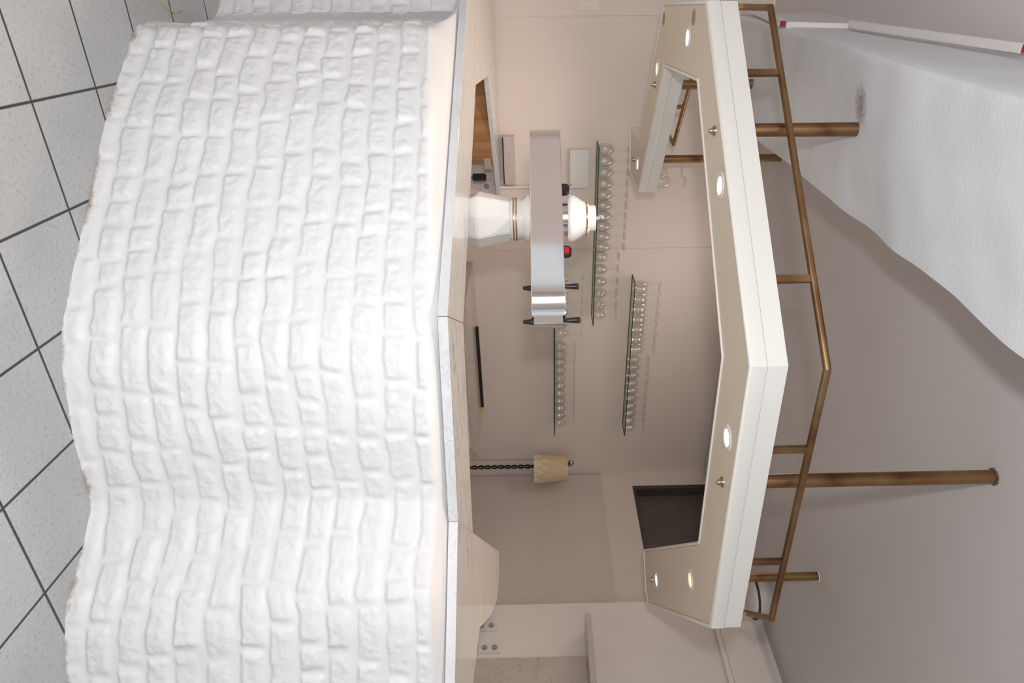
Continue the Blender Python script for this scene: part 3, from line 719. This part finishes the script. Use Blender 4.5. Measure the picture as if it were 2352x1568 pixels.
# ---------------------------------------------------------------- beer tap tower
tc_ = Vector((-.505, 2.745, 0)); ZB = .94
tap = thing('beer_tower', 'white porcelain beer tap tower with a broad steel bar behind the left marble slab', 'beer tap', (tc_.x, tc_.y, ZB))
def PZ(z): return z-ZB
NS = 8
bm = bmesh.new(); lathe(bm, [(.098, 0), (.100, PZ(1.085)), (.117, PZ(1.128)), (.086, PZ(1.262))], NS, rot=radians(4)); 
bmesh.ops.bevel(bm, geom=[e for e in bm.edges], offset=.004, segments=2, affect='EDGES')
o = obj('column', bm, M['porcelain'], tap); autosmooth(o, 20)
bm = bmesh.new(); lathe(bm, [(.084, PZ(1.258)), (.086, PZ(1.266)), (.0855, PZ(1.292)), (.080, PZ(1.302)), (.085, PZ(1.312)), (.094, PZ(1.322)), (.098, PZ(1.334)), (.096, PZ(1.342)), (.085, PZ(1.346))], 40); obj('collar', bm, M['porcelain'], tap, True)
for z in (1.270, 1.281):
    bm = bmesh.new(); lathe(bm, [(.0855, PZ(z)), (.0885, PZ(z)+.001), (.0885, PZ(z)+.006), (.0855, PZ(z)+.007)], 40); obj('gold_ring', bm, M['gold'], tap, True)
bm = bmesh.new(); lathe(bm, [(.070, PZ(1.346)), (.070, PZ(1.50))], 40); o = obj('neck', bm, M['chrome'], tap); autosmooth(o)
bm = bmesh.new(); lathe(bm, [(.070, PZ(1.493)), (.092, PZ(1.494)), (.097, PZ(1.503)), (.094, PZ(1.520)), (.080, PZ(1.545)), (.070, PZ(1.556)), (.069, PZ(1.568)), (.066, PZ(1.574)), (.058, PZ(1.580)), (.0535, PZ(1.585)), (.054, PZ(1.602)), (.051, PZ(1.608)), (.0, PZ(1.610))], 40); obj('crown', bm, M['porcelain'], tap, True)
bm = bmesh.new(); lathe(bm, [(.0685, PZ(1.566)), (.0715, PZ(1.567)), (.0715, PZ(1.571)), (.0665, PZ(1.573))], 40); obj('gold_ring', bm, M['gold'], tap, True)
bm = bmesh.new(); lathe(bm, [(.004, PZ(1.608)), (.005, PZ(1.612)), (.0115, PZ(1.618)), (.0125, PZ(1.624)), (.007, PZ(1.632)), (.0045, PZ(1.636)), (.0075, PZ(1.641)), (.006, PZ(1.647)), (0, PZ(1.650))], 20); obj('finial', bm, M['chrome'], tap, True)
# steel bar: a flat oval band seen from its front, parallel to the counter
ex = Vector((.933, -.360, 0)).normalized(); ey = Vector((-ex.y, ex.x, 0))   # ey points away from the camera
pl = Vector((-.930, 2.787, 0)); Lb = .895; D = .21; zb0, zb1 = 1.341, 1.470
def barpath(inset):
    P = []; r = D/2-inset; hl = Lb/2-D/2
    fl = [i/10 for i in (-9.98, -9.9, -5, 0, 5, 9.9, 9.98)]
    for k in range(25): a = -pi/2+pi*k/24; P.append((hl+r*cos(a), r*sin(a)))
    P += [(-hl*q, r) for q in fl]
    for k in range(25): a = pi/2+pi*k/24; P.append((-hl+r*cos(a), r*sin(a)))
    P += [(hl*q, -r) for q in fl]
    return P
bc_ = pl+ex*(Lb/2)+ey*(D/2)-Vector((tc_.x, tc_.y, 0))
def tow(P): return [((bc_+ex*p[0]+ey*p[1]).x, (bc_+ex*p[0]+ey*p[1]).y) for p in P]
bm = bmesh.new()
stack(bm, [(tow(barpath(.0035)), PZ(zb0)), (tow(barpath(.001)), PZ(zb0)+.0008), (tow(barpath(0)), PZ(zb0)+.003), (tow(barpath(0)), PZ(zb1)-.003), (tow(barpath(.001)), PZ(zb1)-.0008), (tow(barpath(.0035)), PZ(zb1))])
o = obj('steel_bar', bm, M['steel'], tap); autosmooth(o, 12)
def on_bar(a, b, z): v = bc_+ex*(a-Lb/2)+ey*(b-D/2); return Vector((v.x, v.y, PZ(z)))
# handles at distances along the bar: two badge levers, two round levers, two spouts
for a, badge in ((.325, False), (.610, True)):
    bm = bmesh.new(); p = on_bar(a, .035, zb1); q = Matrix(((ex.x, ey.x, 0), (ex.y, ey.y, 0), (0, 0, 1)))
    vs0 = []
    for zz, wx, wy in ((0, .021, .012), (.018, .021, .012), (.030, .013, .010)):
        vs0.append([bm.verts.new(p+q @ Vector((sx*wx, sy*wy, zz))) for sx, sy in ((-1, -1), (1, -1), (1, 1), (-1, 1))])
    for A, B in zip(vs0, vs0[1:]):
        for k in range(4): bm.faces.new((A[k], A[(k+1) % 4], B[(k+1) % 4], B[k]))
    bm.faces.new(vs0[0][::-1]); bm.faces.new(vs0[-1])
    h = obj('tap_lever', bm, M['black'], tap)
    if badge:
        bm = bmesh.new(); c = on_bar(a, .0222, zb1+.012); box(bm, c, (.027, .002, .018), q); obj('red_badge', bm, M['red'], h)
for a in (.752, .893):
    bm = bmesh.new(); p = on_bar(a, .05, zb1); lv = obj('tap_lever', (lambda b: (lathe(b, [(.008, -.01), (.0085, .006), (.0115, .034), (.0125, .050), (.010, .055), (0, .056)], 20, p), b)[1])(bm), M['black'], tap, True)
    bm = bmesh.new(); p = on_bar(a, .06, zb0); lathe(bm, [(.0, -.032), (.0065, -.031), (.0075, -.028), (.0115, .0), (.0115, .01)], 20, p); obj('spout', bm, M['black'], tap, True)

# ---------------------------------------------------------------- trunking lengths above the left of the rail
TR = [((-1.94, 3.87, 2.60), (-1.475, 3.11, 2.535), 'far cable trunking length, above the left end of the canopy'),
      ((-1.455, 3.085, 2.545), (-1.405, 3.00, 2.80), 'middle white cable trunking length at the bend by the red tape'),
      ((-1.375, 2.91, 2.765), (-.90, 2.076, 2.915), 'near cable trunking length running beside the beam towards the camera')]
for p0, p1, lb in TR: trunk(p0, p1, .03, .03, lb)
# patch and green plug on the ceiling by the trunking
bm = bmesh.new(); lathe(bm, [(.012, 0), (.014, -.006), (.008, -.014), (0, -.016)], 16, (-1.93, 3.62, CEIL)); tag(obj('green_plug', bm, M['green'], None, True), 'tiny green plug in the stained ceiling patch above the trunking', 'plug')
# yellow straw by the bar corner
bm = bmesh.new(); tube(bm, [(-1.33, 2.44, .004), (-1.275, 2.462, .006), (-1.262, 2.50, .005), (-1.268, 2.56, .004), (-1.31, 2.62, .003)], .0016, 6)
tag(obj('straw', bm, M['yellow'], None, True), 'thin yellow strand lying on the floor at the left end of the bar', 'strand')
